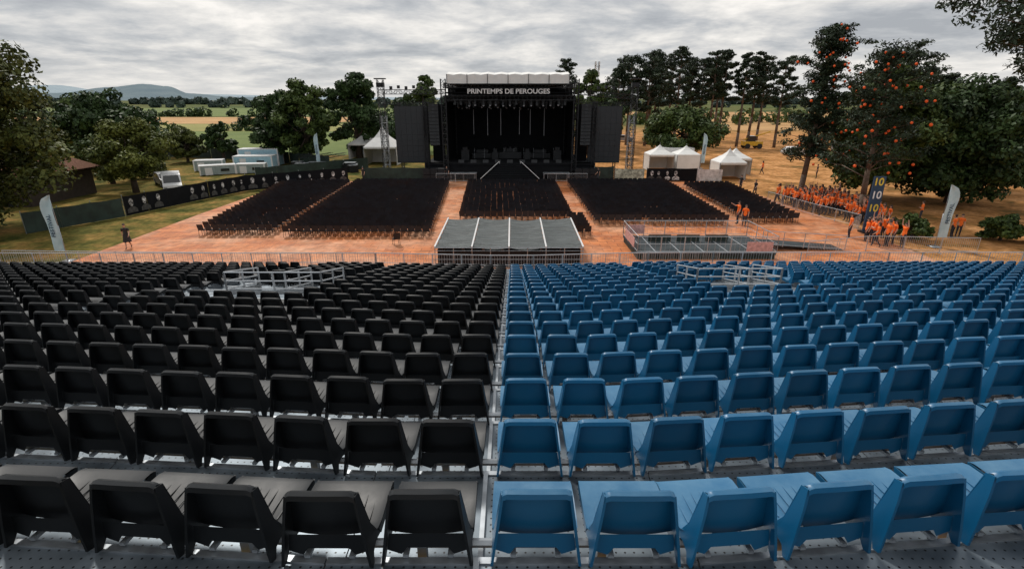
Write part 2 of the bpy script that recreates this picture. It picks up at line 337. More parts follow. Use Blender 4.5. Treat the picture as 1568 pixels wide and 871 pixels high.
mb.obj('scaffold_legs',[M_steel],gs)
mb=MB()
for a,b in zip(segs[:-1],segs[1:]):
    y=RY(NR+2)+.28
    mb.quad((a,y+yo(a),0),(b,y+yo(b),0),(b,y+yo(b),RZ(NR+1)-.09),(a,y+yo(a),RZ(NR+1)-.09))
mb.obj('front_skirt',[M_tarp],gs)
mb=MB()
for i in range(0,NR+1):
    mb.box((-.19,RY(i)+.5,RZ(i)+.015),(.03,.98,.025))
    mb.box((-.19,RY(i)+.02,RZ(i)+.12),(.03,.03,.22))
mb.obj('centre_divider',[M_steel],gs)
def seat_mesh(name,m):
    mb=MB()
    prof=[(.455,.295,.215,0),(.478,.325,.228,0),(.47,.352,.235,0),(.43,.358,.238,.3),(.30,.348,.24,1),(.16,.338,.24,1),(.085,.345,.236,1),(.045,.385,.226,.6),(.028,.47,.214,.3),(.012,.58,.200,.2),(-.004,.68,.187,.1),(-.014,.712,.180,0),(-.034,.722,.176,0),(-.055,.712,.177,0),(-.062,.685,.180,0)]
    U=[-1,-.95,-.85,-.55,-.2,.2,.55,.85,.95,1]; n=len(U)
    vs=[];
    for k,(y,z,w_,f) in enumerate(prof):
        for u in U:
            e=abs(u)**4; c=-.016*max(0,(abs(u)-.8)/.2)**2
            if k<=6: vs.append((u*w_,y,z+.022*e*f-.006*(1-u*u)*f))
            elif k<=9: vs.append((u*w_,y-.030*(1-u*u),z))
            elif k==10: vs.append((u*w_,y-.026*(1-u*u),z+c*.5))
            else: vs.append((u*w_,y-.012*(1-u*u),z+.007*(1-u*u)+c))
    fs=[(k*n+j,k*n+j+1,(k+1)*n+j+1,(k+1)*n+j) for k in range(len(prof)-1) for j in range(n-1)]
    mb.add(vs,fs)
    fin=[(-.050,.702),(-.066,.60),(-.082,.40),(-.088,.27),(-.05,.262),(-.02,.31),(.04,.325),(.13,.30),(.17,.335),(.085,.36),(.035,.45),(.0,.69)]
    for sgn in(-1,1):
        o=lambda z,s=sgn: s*(.180+(.715-z)/.45*.062)
        q=lambda z,s=sgn: s*(.165+(.715-z)/.45*.062)
        mb.prism(fin,o,q)
    for sgn in(-1,1):
        mb.prism([(.475,.35),(.46,.30),(.13,.29),(.10,.345)],sgn*.228,sgn*.2375)
    for k in range(-3,4):
        mb.box((k*.055,.27,.3475),(.006,.27,.006))
    arch=[(-.20,.44),(.20,.44),(.215,.33),(.14,.30),(.11,.345),(-.11,.345),(-.14,.30),(-.215,.33)]
    mb.add([(x,-.035,z) for x,z in arch],[tuple(range(8))])
    mb.box((0,.1,.31),(.10,.16,.03),mi=1); mb.box((-.12,.02,.29),(.03,.12,.02),mi=1); mb.box((.12,.02,.29),(.03,.12,.02),mi=1)
    me=mb.mesh(name,[m,M_steel],True)
    me.set_sharp_from_angle(angle=rad(38))
    return me
S_blue=seat_mesh('blue_seat',M_blue); S_black=seat_mesh('black_seat',M_black)
blk=empty('black_grandstand_seats'); blu=empty('blue_grandstand_seats')
for i in range(0,NR+1):
    for k in range(70):
        for side in(1,-1):
            X=.125+.525*k if side>0 else -.455-.525*k
            if abs(X)>30 or (i==0 and abs(X)<1.6): continue
            if abs(X)>RY(i)*1.35+3.5: continue
            if landing(X-.2,i) or landing(X+.2,i) or in_aisle(X,i) : continue
            o=put(S_blue if side>0 else S_black,'seat',blu if side>0 else blk,(X+random.uniform(-.008,.008),RY(i)+.03+yo(X),RZ(i)),yrot(X)+random.uniform(-.015,.015))
            o.rotation_euler[0]=random.uniform(-.012,.012)
def railing(mb,pts,h=1.1,step=1.5,bars=True,mi=0,zf=None,gap=.125):
    for (p,q) in zip(pts[:-1],pts[1:]):
        p=Vector(p);q=Vector(q);d=q-p;Ln=d.length; k=max(1,round(Ln/step))
        up=Vector((0,0,1))
        for i in range(k+1): a=p+d*i/k; mb.tube(a,a+up*h,.025,n=5,mi=mi)
        for hh in(h,h*.55,.12): mb.tube(p+up*hh,q+up*hh,.022 if hh==h else .014,n=5,mi=mi)
        if bars:
            for i in range(int(Ln/gap)): a=p+d*((i+.5)/int(Ln/gap)); mb.tube(a+up*.12,a+up*h,.007,n=3,mi=mi,cap=False)
mb=MB()
yf=RY(NR+2)+.31; zf=RZ(NR+1)-.36
xs=[-34,-26,-18,-9.6,-6.5,-1,1,6.5,9.6,18,26,34]
railing(mb,[(X,yf+yo(X),zf) for X in xs],1.05)
mb.obj('front_railing',[M_rail],gs)
for sgn in(-1,1):
    v=empty('stair_enclosure')
    mb=MB(); x0,x1=sorted(((VI[sgn]+.05)*sgn,(VX[sgn]-.1)*sgn)); xm=x0+(x1-x0)*.62
    i0=V0[sgn]; off=yo((x0+x1)/2); ya=RY(i0)+off+.05; yb=RY(i0+2)+off-.1
    ztop=lambda y: RZ(i0)+.86-.25*(y-ya)
    def wall(p,q,low,panel=True):
        p=Vector((*p,0));q=Vector((*q,0));d=q-p;Ln=d.length;k=max(1,round(Ln/1.1))
        for i in range(k+1):
            a=p+d*i/k; mb.tube((a.x,a.y,ztop(a.y)-low),(a.x,a.y,ztop(a.y)),.03,n=6)
        for hh in(0,.25,.48): mb.tube((p.x,p.y,ztop(p.y)-hh),(q.x,q.y,ztop(q.y)-hh),.022,n=6)
        if panel: mb.quad((p.x,p.y,ztop(p.y)-low),(q.x,q.y,ztop(q.y)-low),(q.x,q.y,ztop(q.y)-.52),(p.x,p.y,ztop(p.y)-.52),1)
    wall((x0,ya),(x1,ya),1.4); wall((x0,ya),(x0,yb),1.4); wall((x1,ya),(x1,yb),1.4); wall((xm,ya+.03),(xm,yb),1.4)
    mb.obj('rails',[M_rail,M_panel],v)
    mb=MB()
    mb.box(((x0+x1)/2,(ya+yb)/2,1.9),(abs(x1-x0),abs(yb-ya),.06))
    for k in range(5): mb.box(((x0+xm)/2,yb-.2-k*.36,2.1+k*.26),(abs(xm-x0)-.1,.34,.05))
    mb.obj('stairs',[M_deck],v)
# ------------------------------------------------------------------ floor chairs
def chair_mesh():
    mb=MB()
    for sx_ in(-1,1):
        for (a,b) in(((.21,-.18,0),(.19,-.15,.45)),((.21,.2,0),(.19,.17,.44))): mb.tube((sx_*a[0],a[1],a[2]),(sx_*b[0],b[1],b[2]),.016,n=4)
    mb.add([(-.22,-.18,.45),(.22,-.18,.45),(.22,.22,.44),(-.22,.22,.44),(-.22,-.18,.40),(.22,-.18,.40),(.22,.22,.39),(-.22,.22,.39)],[(0,1,2,3),(7,6,5,4),(0,4,5,1),(2,6,7,3),(1,5,6,2),(3,7,4,0)])
    R=[]; 
    for (y,z,w_) in((-.16,.43,.215),(-.20,.6,.235),(-.24,.79,.235),(-.27,.87,.20)):
        for u in(-1,-.5,0,.5,1): R.append((u*w_,y-.03*(1-u*u),z))
    mb.add(R,[(k*5+j,k*5+j+1,(k+1)*5+j+1,(k+1)*5+j) for k in range(3) for j in range(4)])
    return mb.mesh('chair',[M_chair],True)
CH=chair_mesh()
fc=empty('floor_chairs')
blocks=[(-26,-18.4,-22.8,-17.3,37.2,61),(-17.8,-7.2,-16.5,-5.9,36.8,61.5),(-5.1,4.9,-4.3,4.9,42.0,61.5),(6.3,17.5,6.5,17.1,40.6,61.5),(19,24.0,18.7,23.0,41.3,60)]
for (xa,xb,xc,xd,y0,y1) in blocks:
    nr=int((y1-y0)/.94)
    for r in range(nr):
        y=y0+r*.94; t=(y-y0)/(y1-y0); l=xc+(xa-xc)*t; rr=xd+(xb-xd)*t
        nc=int((rr-l)/.51)
        for c in range(nc):
            if random.random()<.008: continue
            put(CH,'chair',fc,(l+(c+.5)*(rr-l)/nc+random.uniform(-.03,.03),y+random.uniform(-.05,.05),.07),random.uniform(-.07,.07))
for r in range(6):
    for c in range(2): put(CH,'chair',fc,(4.9+.56*c,36.8+r*.95,.07))
put(CH,'chair',fc,(-7.9,34.6,.07),.5)
# ------------------------------------------------------------------ control booth roof
bo=empty('control_booth')
mb=MB()
x0,x1,y0,y1=-4.5,4.15,29.4,36.4
M_net=ramp_mat('grey_roof_tarp',[(.35,(.035,.042,.043)),(.5,(.07,.082,.082)),(.65,(.12,.138,.14))],1.6,rough=.45,stretch=(.5,4,1),bump=1.0,dist=.12,spec=.3)
nx=4
for k in range(nx):
    a=x0+(x1-x0)*k/nx+.05; b=x0+(x1-x0)*(k+1)/nx-.05
    S=26; vs=[]
    for j in range(S+1):
        for i in range(11):
            u=i/10; v=j/S; vs.append((a+(b-a)*u,y0+(y1-y0)*v,1.32+.16*v-.12*math.sin(math.pi*u)*(.7+.3*math.sin(v*19+k))+.045*math.sin(v*37+k*2+2.5*u)))
    mb.add(vs,[(j*11+i,j*11+i+1,(j+1)*11+i+1,(j+1)*11+i) for j in range(S) for i in range(10)])
mb.obj('roof_tarp',[M_net],bo,True)
mb=MB()
for k in range(nx+1):
    X=x0+(x1-x0)*k/nx; mb.box((X,(y0+y1)/2,1.44),(.09,(y1-y0)+.06,.06),mi=1,M=Matrix.Rotation(math.atan(.16/7.0),3,'X'))
for k in range(9):
    X=x0+(x1-x0)*k/8
    for Y in(y0,y1): mb.tube((X,Y,0),(X,Y,1.3 if Y==y0 else 1.5),.03,n=5,mi=0)
for z in(1.30,1.12,.6,.15):
    mb.tube((x0,y0-.02,z),(x1,y0-.02,z),.03 if z>1.2 else .018,n=5,mi=0)
mb.obj('frame',[M_steel,M_paint],bo)
mb=MB(); mb.box((0-.17,y0+.3,.50),(8.4,.04,.95)); mb.box((x0+.15,33,.6),(.04,7,1.1)); mb.box((x1-.15,33,.6),(.04,7,1.1)); 
for k in range(7): mb.box((-3.6+k*1.2,31.2,.75),(1.0,.7,.35))
mb.obj('desk_and_skirt',[M_blk],bo)
pf=empty('viewing_platform',(.35,-1.3,0)); mb=MB()
mb.box((11.7,34.6,.42),(8.6,4.4,.12),mi=1); mb.box((11.7,34.6,.20),(8.5,4.3,.32),mi=2)
railing(mb,[(7.4,32.4,.48),(16,32.4,.48),(16,36.8,.48),(7.4,36.8,.48),(7.4,32.4,.48)],1.05,1.4,bars=True,gap=.3)
mb.box((8.2,36.75,.95),(1.3,.03,.6),mi=3); mb.box((14.9,32.35,.9),(1.6,.03,.6),mi=3); mb.box((7.38,34.6,.9),(.03,2.6,.6),mi=3)
for k in range(5): mb.box((8.6+1.5*k,34.6,.495),(.05,4.2,.02),mi=0)
for k in range(3): mb.box((9.5+1.9*k,35.2,.72),(1.5,.04,.45),mi=2)
mb.add([(16,36,.5),(21.5,36,.08),(21.5,34.4,.08),(16,34.4,.5)],[(0,1,2,3)],1)
railing(mb,[(16,34.4,.4),(21.5,34.4,.08)],1.0,1.4,bars=False)
mb.obj('deck_and_rails',[M_rail,M_dkdeck,M_tarp,M_red],pf)
def barrier_mesh():
    mb=MB()
    for x in(-1.15,1.15): mb.tube((x,0,.05),(x,0,1.08),.02,n=5); mb.tube((x,-.25,.03),(x,.25,.03),.018,n=5)
    mb.tube((-1.15,0,1.08),(1.15,0,1.08),.02,n=5); mb.tube((-1.15,0,.2),(1.15,0,.2),.016,n=5)
    for i in range(18): x=-1.05+i*2.1/17; mb.tube((x,0,.2),(x,0,1.08),.008,n=3)
    return mb.mesh('crowd_barrier',[M_rail])
BAR=barrier_mesh()
def barrier_line(pts):
    for p,q in zip(pts[:-1],pts[1:]):
        p=Vector((*p,0));q=Vector((*q,0)); d=q-p; k=max(1,round(d.length/2.35))
        for i in range(k):
            c=p+d*((i+.5)/k); put(BAR,'crowd_barrier',None,c,math.atan2(d.y,d.x))
barrier_line([(24.6,50),(25.6,44),(26.8,39.5),(24.6,37.5)])
barrier_line([(-30,29.6),(-14,29.0),(-8,29.0)]); barrier_line([(5.5,29.0),(12,29.2)]); barrier_line([(18.5,31.6),(23.2,33.0),(30,32.5)])
barrier_line([(-9,62.9),(-4.5,62.9)]); barrier_line([(4.2,62.9),(9,62.9)])
# ------------------------------------------------------------------ stage
st=empty('concert_stage')
cx=-.25
mb=MB()
mb.box((cx,70.5,1.9),(20.5,11,.2)); mb.box((cx,65.15,.95),(20.3,.1,1.75)); 
mb.box((cx,75.9,5.6),(17,.15,11)); 
for s in(-1,1):
    mb.box((cx+s*7.9,71.5,5.8),(.15,9,8)); mb.box((cx+s*9.15,65.7,1.0),(2.6,1,2.0))
    mb.box((cx+s*8.95,68.2,5.4),(1.6,.12,6.8))
mb.box((cx,70.3,10.1),(15.4,9.6,.15)); 
mb.obj('deck_and_drapes',[M_dark],st)
mb=MB()
for s in(-1,1):
    for Y in(64.8,75.4): mb.truss((cx+s*7.75,Y,0),(cx+s*7.75,Y,11.6),.55,.6,.05)
    mb.truss((cx+s*10.1,65.2,0),(cx+s*10.1,65.2,9.2),.4,.5,.04)
    mb.truss((cx+s*10.1,65.2,9.2),(cx+s*7.6,65.2,9.2),.4,.5,.04)
    mb.truss((cx+s*7.5,64.8,10.9),(cx+s*7.5,75.4,10.9),.5,.6,.04)
for (Y,z) in((64.7,10.9),(64.7,9.55),(67,9.4),(69.5,9.4),(72,9.4),(75.4,10.9)): mb.truss((cx-7.6,Y,z),(cx+7.6,Y,z),.5,.5,.04)
mb.truss((-15.9,67.5,0),(-15.9,67.5,11.6),.7,.7,.05); mb.truss((-15.9,67.5,10.2),(-7.9,66,10.2),.5,.6,.045); mb.truss((-15.9,67.5,8.9),(-9.9,66.4,8.9),.3,.5,.035)
mb.truss((14.9,67.5,0),(14.9,67.5,11.0),.7,.7,.05); mb.truss((14.9,67.5,9.6),(7.5,66,10.2),.5,.6,.045); mb.truss((14.9,67.5,8.9),(9.2,66.4,8.9),.3,.5,.035)
for X in(-15.9,14.9):
    mb.box((X,67.5,11.7),(1.3,.9,.12)); mb.box((X,67.5,11.0),(.9,.6,.5))
for k in range(5): 
    for s in(-1,1):
        X=cx+s*(10.5+k*.9); mb.box((X,66.1,10.65+.1*(k%2)),(.3,.3,.35))
mb.obj('truss_towers',[M_blk],st)
mb=MB()
for X in(-15.6,14.6):
    mb.truss((X,66.9,0),(X,66.9,7.5),.6,.8,.035)
mb.obj('ladder_towers',[M_steel],st)
mb=MB()
S=18
vs=[]
for (Y,z) in((63.9,11.05),(63.9,12.05),(66,12.35),(70,12.5),(75.8,11.6),(75.8,11.0)):
    for i in range(S+1): vs.append((cx-7.2+14.0*i/S,Y+(.05*math.sin(i*1.9) if Y<64 else 0),z+ (.05*math.cos(i*math.pi) if z>12 else 0)))
mb.add(vs,[(k*(S+1)+i,k*(S+1)+i+1,(k+1)*(S+1)+i+1,(k+1)*(S+1)+i) for k in range(5) for i in range(S)])
for s in(0,1):
    X=cx-7.2+14.0*s
    mb.add([(X,63.9,11.05),(X,63.9,12.05),(X,66,12.35),(X,70,12.5),(X,75.8,11.6),(X,75.8,11.0)],[(0,1,2,3,4,5)])
mb.obj('white_roof',[M_white],st)
mb=MB()
for i in range(7): mb.box((cx-7.2+14.0*i/6,63.80,11.55),(.06,.04,1.06))
mb.box((cx-.2,63.80,11.03),(14.1,.06,.08))
mb.obj('roof_seams',[M_blk],st)
tm=text_mesh('PRINTEMPS DE PEROUGES',.74,M_letter,.03)
o=put(tm,'sign_letters',st,(cx-.15,64.2,10.22)); o.rotation_euler=(rad(90),0,0)
xs_=[v.co.x for v in tm.vertices]; wd=max(xs_)-min(xs_); o.scale=(9.5/wd,1,1)
mb=MB()
for (Y,z,n_) in((64.9,9.15,17),(67,8.9,14),(69.5,8.8,16),(72,8.7,14)):
    for i in range(n_):
        X=cx-6.8+13.6*(i+.5)/n_+random.uniform(-.12,.12); h=random.uniform(0,.12)
        mb.box((X,Y,z-h+.18),(.34,.2,.16)); mb.tube((X,Y,z-h+.1),(X+random.uniform(-.1,.1),Y-.1,z-h-.38),.13,.17,n=8)
        if random.random()<.5: mb.sphere((X,Y-.12,z-h-.40),.12,4,6,1)
mb.obj('moving_head_lamps',[M_blk,M_led],st)
mb=MB()
for X in(-4.7,-2.9,-1.2,1.2,2.6,4.4): mb.box((X+cx,70.5,6.6),(.06,.06,random.uniform(2.6,3.6)))
for k in range(10): X=cx-6+k*1.3; mb.tube((X,71,2),(X,71,3.3),.02,n=4)
mb.obj('light_tubes',[M_led],st)
mb=MB()
for (X,Y,sx1,sy1,h) in((-.25,72,3,2.6,.8),(-4,72.5,2.6,2.4,.6),(3.8,72.5,2.6,2.4,.6),(-6,69,1,.8,1.2),(5.8,69,1,.8,1.2),(-2.2,70,.8,.6,.9),(2,70,.8,.6,.9)):
    mb.box((X,Y,2+h/2),(sx1,sy1,h)); mb.box((X,Y-.05,2+h+.2),(sx1*.6,sy1*.4,.4))
for k in range(9): mb.prism([(0,0),(.5,0),(.42,.32),(.1,.36)],-.35,.35,M=Matrix.Translation((cx-6+k*1.5,65.7,2.0)))
for (X,Y) in((-.25,72),(-.9,71.6),(.5,71.7)): mb.tube((X,Y,2.9),(X,Y,3.4),.28,n=10)
mb.obj('risers_and_monitors',[M_blk],st)
mb=MB()
for k in range(9):
    t=k/8; hw=1.3+2.2*t; mb.box((cx,64.9-.3*k,(2.0-.23*k)/2),(2*hw,.3,2.0-.23*k),mi=0)
for s in(-1,1):
    mb.tube((cx+s*1.3,65,2.25),(cx+s*3.75,62.3,.3),.04,n=5,mi=1)
    mb.tube((cx+s*1.3,65,2.25),(cx+s*1.3,65,2.0),.04,n=5,mi=1)
mb.obj('front_stairs',[M_dark,M_paint],st)
mb=MB()
for s in(-1,1):
    mb.box((cx+s*5.6,63.8,1.0),(3.2,1.2,.08),mi=0)
    for dx in(-1.5,0,1.5):
        for dy in(-.5,.5): mb.tube((cx+s*5.6+dx,63.8+dy,0),(cx+s*5.6+dx,63.8+dy,1),.03,n=4,mi=0)
mb.obj('side_platforms',[M_steel],st)
mb=MB()
for s in(-1,1):
    for k in range(12):
        mb.box((cx+s*9.0,64.9+.002*k*k,8.7-.40*k),(1.15,.6,.37),M=Matrix.Rotation(-.025*k,3,'X'))
        mb.box((cx+s*9.0,64.58+.002*k*k,8.7-.40*k),(.3,.03,.28),mi=1)
    for k in range(8): mb.box((cx+s*10.1,65.8,8.3-.40*k),(.8,.5,.36))
    for k in range(3):
        for j in range(2): mb.box((cx+s*(8.3+.9*k),64.4,.4+.75*j),(.85,.8,.7))
mb.obj('speaker_arrays',[M_blk,M_screen],st)
for xa,xb in((-14.1,-10.15),(9.35,13.2)):
    e_=empty('video_screen'); mb=MB()
    nx_,nz_=6,10
    for i in range(nx_):
        for j in range(nz_):
            w1=(xb-xa)/nx_; h1=6.5/nz_; mb.box((xa+(i+.5)*w1,66,2.05+(j+.5)*h1),(w1-.012,.12,h1-.012))
    mb.box(((xa+xb)/2,66.15,5.3),(xb-xa+.15,.1,6.7),mi=1)
    for X in(xa+.5,xb-.5): mb.truss((X,66.5,0),(X,66.5,9.0),.3,.5,.03,mi=1)
    mb.obj('panels',[M_screen,M_blk],e_)
# ------------------------------------------------------------------ fences
M_pd=mat('portrait_dark',(.06,.06,.06),.6,var=.6,scale=4); M_ph=mat('portrait_hair',(.2,.2,.2),.6,var=.7,scale=9)
def fence(name,pts,h,m,portraits=False,ptop=.0,every=1.15):
    e_=empty(name); mb=MB()
    for p,q in zip(pts[:-1],pts[1:]):
        P=Vector((*p,0));Q=Vector((*q,0)); d=Q-P; Ln=d.length; d.normalize(); nn=max(1,round(Ln/2.5))
        nrm=Vector((d.y,-d.x,0))
        for i in range(nn):
            a=P+d*(Ln*i/nn); b=P+d*(Ln*(i+1)/nn)
            S=6; vs=[]
            for j in range(S+1):
                c=a+(b-a)*j/S+nrm*(.03*math.sin(j*2.1+i)); vs+= [(c.x,c.y,.03),(c.x,c.y,h-(.05*math.sin(math.pi*j/S)))]
            mb.add(vs,[(2*j,2*j+2,2*j+3,2*j+1) for j in range(S)])
            mb.tube(a-nrm*.06,a-nrm*.06+Vector((0,0,h+.12)),.03,n=5,mi=1)
        if portraits:
            k=int(Ln/every)
            for i in range(k):
                if random.random()<.15: continue
                c=P+d*((i+.5)*Ln/k)+nrm*.06; s_=random.uniform(.7,1.15); tilt=random.uniform(-.12,.12)
                hd=[]; zc=h*.62
                for t in range(12):
                    a=2*math.pi*t/12; u=.17*s_*math.cos(a)+tilt; v=.26*s_*math.sin(a); hd.append((c.x+d.x*u,c.y+d.y*u,zc+v))
                mb.add(hd,[tuple(range(12))],2)
                sh=[(-.42,.12),(.42,.12),(.40,.45),(.22,.62),(.09,.68),(-.09,.68),(-.22,.62),(-.40,.45)]
                c2=c-nrm*.012
                mb.add([(c2.x+d.x*u*s_,c2.y+d.y*u*s_,.12+v*h/1.7*.9) for u,v in sh],[tuple(range(8))],3 if random.random()<.75 else 2)
                hc=[]; c3=c-nrm*.006
                for t in range(8):
                    a=math.pi*t/7; u=.2*s_*math.cos(a)+tilt; v=.29*s_*math.sin(a)+.06; hc.append((c3.x+d.x*u,c3.y+d.y*u,zc+v))
                mb.add(hc,[tuple(range(8))],4)
    mb.obj('panels',[m,M_steel,M_photo,M_pd,M_ph],e_)
fence('poster_fence',[(-32.9,44.0),(-31.2,50.2),(-28.8,57),(-19.7,63.5)],1.7,M_dark,True)
fence('tarp_fence',[(-36,37.8),(-32.9,43.8)],1.6,M_tarp)
fence('tarp_fence',[(-18.2,64.6),(-10.6,64.3)],1.6,M_tarp)
fence('tarp_fence',[(10,64.3),(12.4,64.6)],1.7,M_tarp)
fence('poster_fence',[(16.2,63.6),(22.2,63.6)],1.6,M_dark,True,every=.9)
fence('banner_fence',[(12.5,64.2),(16,64.0)],1.5,mat('pale_print_banner',(.4,.42,.33),.6,var=.7,scale=3))
fence('banner_fence',[(22.3,63.8),(25.2,63.4)],1.5,mat('white_print_banner',(.6,.6,.6),.6,var=.3,scale=3))
fence('tarp_fence',[(-60,92),(-40,86),(-26,76)],1.8,M_tarp)
fence('tarp_fence',[(-31,64),(-20.5,76)],1.6,M_tarp)
# ------------------------------------------------------------------ flags & totem
def feather_flag(x,y,h,w_,lean=1):
    e_=empty('feather_flag',(x,y,0)); mb=MB()
    mb.tube((0,0,0),(0,0,h*.55),.025,.02,n=6); mb.tube((0,0,h*.55),(.03*lean,0,h*.97),.02,.01,n=6); mb.box((0,0,.04),(.6,.6,.07))
    S=14; vs=[]
    for j in range(S+1):
        t=j/S; z=h*(.16+.84*t); ww=w_*(1 if t<.72 else math.sqrt(max(0.0,1-((t-.72)/.28)**2)))*(.82+.18*min(1,t*1.5))
        for i in range(5):
            u=i/4; vs.append((lean*(.02+u*ww),.06*math.sin(u*5+t*7),z+.02*u))
    mb.add(vs,[(j*5+i,j*5+i+1,(j+1)*5+i+1,(j+1)*5+i) for j in range(S) for i in range(4)],1)
    mb.obj('pole_and_sail',[M_steel,M_flag],e_,True)
    t=text_mesh('FESTIVAL',.34,M_navy,.002); o=put(t,'print',e_,(lean*(w_*.5),-.09,h*.55)); o.rotation_euler=Matrix(((0,-1,0),(0,0,-1),(1,0,0))).to_euler()
feather_flag(-27.4,30.9,4.1,.72,-1); feather_flag(28.6,34.2,4.2,.72,1)
feather_flag(-27.3,76,4.9,.6,-1); feather_flag(26.9,76,4.9,.6,1)
e_=empty('banner_totem',(26.5,38.0,0)); mb=MB(); mb.box((0,0,2.2),(.85,.12,4.0)); mb.box((0,0,.1),(1.1,.7,.2),mi=1); mb.obj('column',[M_navy,M_blk],e_)
for k,tx in enumerate(('10','10','10','10')):
    t=text_mesh(tx,.75,M_yellow if k%2==0 else M_letter,.003); o=put(t,'number',e_,(random.uniform(-.08,.08),-.07,3.8-k*.95)); o.rotation_euler=(rad(90),0,0)
# ------------------------------------------------------------------ tents, house, containers, vehicles
def pagoda(x,y,w_,eh,ph,name='pagoda_tent',rz=0,walls=(1,1,1,0)):
    e_=empty(name,(x,y,0),rz); mb=MB(); h=w_/2
    rings=[(1.0,eh-.25),(1.0,eh),(.72,eh+(ph-eh)*.22),(.42,eh+(ph-eh)*.45),(.18,eh+(ph-eh)*.72),(.02,ph)]
    vs=[(sx1*h*r,sy1*h*r,z) for r,z in rings for sx1,sy1 in((-1,-1),(1,-1),(1,1),(-1,1))]
    mb.add(vs,[(k*4+i,k*4+(i+1)%4,(k+1)*4+(i+1)%4,(k+1)*4+i) for k in range(5) for i in range(4)])
    c=[(-h,-h),(h,-h),(h,h),(-h,h)]
    for i in range(4):
        a,b=c[i],c[(i+1)%4]; mb.tube((*a,0),(*a,eh),.05,n=6,mi=1)
        if walls[i]: mb.quad((a[0]*.99,a[1]*.99,.02),(b[0]*.99,b[1]*.99,.02),(b[0]*.99,b[1]*.99,eh-.2),(a[0]*.99,a[1]*.99,eh-.2))
    mb.tube((0,0,ph-.1),(0,0,ph+.3),.03,n=5,mi=1)
    mb.obj('canopy',[M_white,M_steel],e_)
pagoda(-19.6,82,4.8,2.7,5.5,walls=(0,1,1,1)); pagoda(-24.5,90,4.5,2.5,4.2,walls=(0,1,1,1))
pagoda(20.6,75,3.4,2.2,3.4,walls=(0,1,1,1)); pagoda(24.3,75,3.2,2.2,3.3,walls=(1,1,1,1))
pagoda(27.0,66.5,3.3,2.1,3.6,walls=(0,1,1,1)); pagoda(29.6,71,3.2,2.1,3.3,walls=(0,1,1,1))
pagoda(60,62,3.5,2.3,2.9,'market_tent',walls=(1,1,1,1))
he=empty('farm_house',(-4.4,0,0)); mb=MB()
mb.box((-46.5,52,1.4),(13,8,2.8)); mb.obj('walls',[M_wall],he)
mb=MB(); a=[(-53.5,47.4),(-39.4,47.4),(-39.4,56.6),(-53.5,56.6)]
vs=[(x,y,2.75) for x,y in a]+[(-49,52,5.7),(-43.8,52,5.7)]
mb.add(vs,[(0,1,5,4),(1,2,5),(2,3,4,5),(3,0,4)],0); mb.add([(x,y,2.62) for x,y in a],[(3,2,1,0)],0)
for i in range(40):
    t=i/39; x=-53.5+14.1*t; xt=min(max(x,-49),-43.8); mb.tube((x,47.38,2.80),(xt,52-.05,5.72) if -49<=x<=-43.8 else (x,47.4+4.6*(1-abs(x-xt)/(4.5 if x<-49 else 4.4)),2.75+2.95*(1-abs(x-xt)/(4.5 if x<-49 else 4.4))+.03),.05,n=4)
mb.obj('roof',[M_tile],he)
mb=MB(); mb.box((-42,47.97,1.0),(1.0,.08,2.0)); mb.box((-44.6,47.97,1.5),(.9,.08,.9)); mb.box((-47,47.97,1.5),(.9,.08,.9)); mb.obj('door_and_windows',[M_glass],he)
def container(x,y,L_,W_,H_,rz,m,name='site_cabin'):
    e_=empty(name,(x,y,0),rz); mb=MB(); mb.box((0,0,H_/2+.1),(L_,W_,H_))
    k=int(L_/.3)
    for i in range(k):
        for s in(-1,1): mb.box((-L_/2+(i+.5)*L_/k,s*(W_/2+.02),H_/2+.1),(.12,.04,H_-.3))
    for s in(-1,1):
        for s2 in(-1,1): mb.box((s*(L_/2-.05),s2*(W_/2-.02),H_/2+.1),(.16,.16,H_+.06),mi=1)
    mb.box((0,0,H_+.14),(L_+.06,W_+.06,.1),mi=1); mb.box((L_*.2,-W_/2-.05,H_*.6),(1.0,.05,H_*.3),mi=2); mb.box((-L_*.25,-W_/2-.05,H_*.5),(.85,.05,H_*.85),mi=1)
    mb.obj('cabin_body',[m,M_paint,M_glass],e_)
container(-36.5,76,5.2,2.4,1.7,.12,M_cont); container(-37.5,80,5.6,2.4,2.3,.12,M_cont); container(-38.8,70,4.2,1.6,1.1,.5,M_cgrey,'generator_unit'); container(-35.0,71.5,3.6,1.5,1.1,.2,M_cgrey,'generator_unit')
container(-42.0,74,3.6,1.8,1.3,.3,M_cgrey,'generator_unit')
container(23.9,79,5,2.3,2.5,0,M_paint)
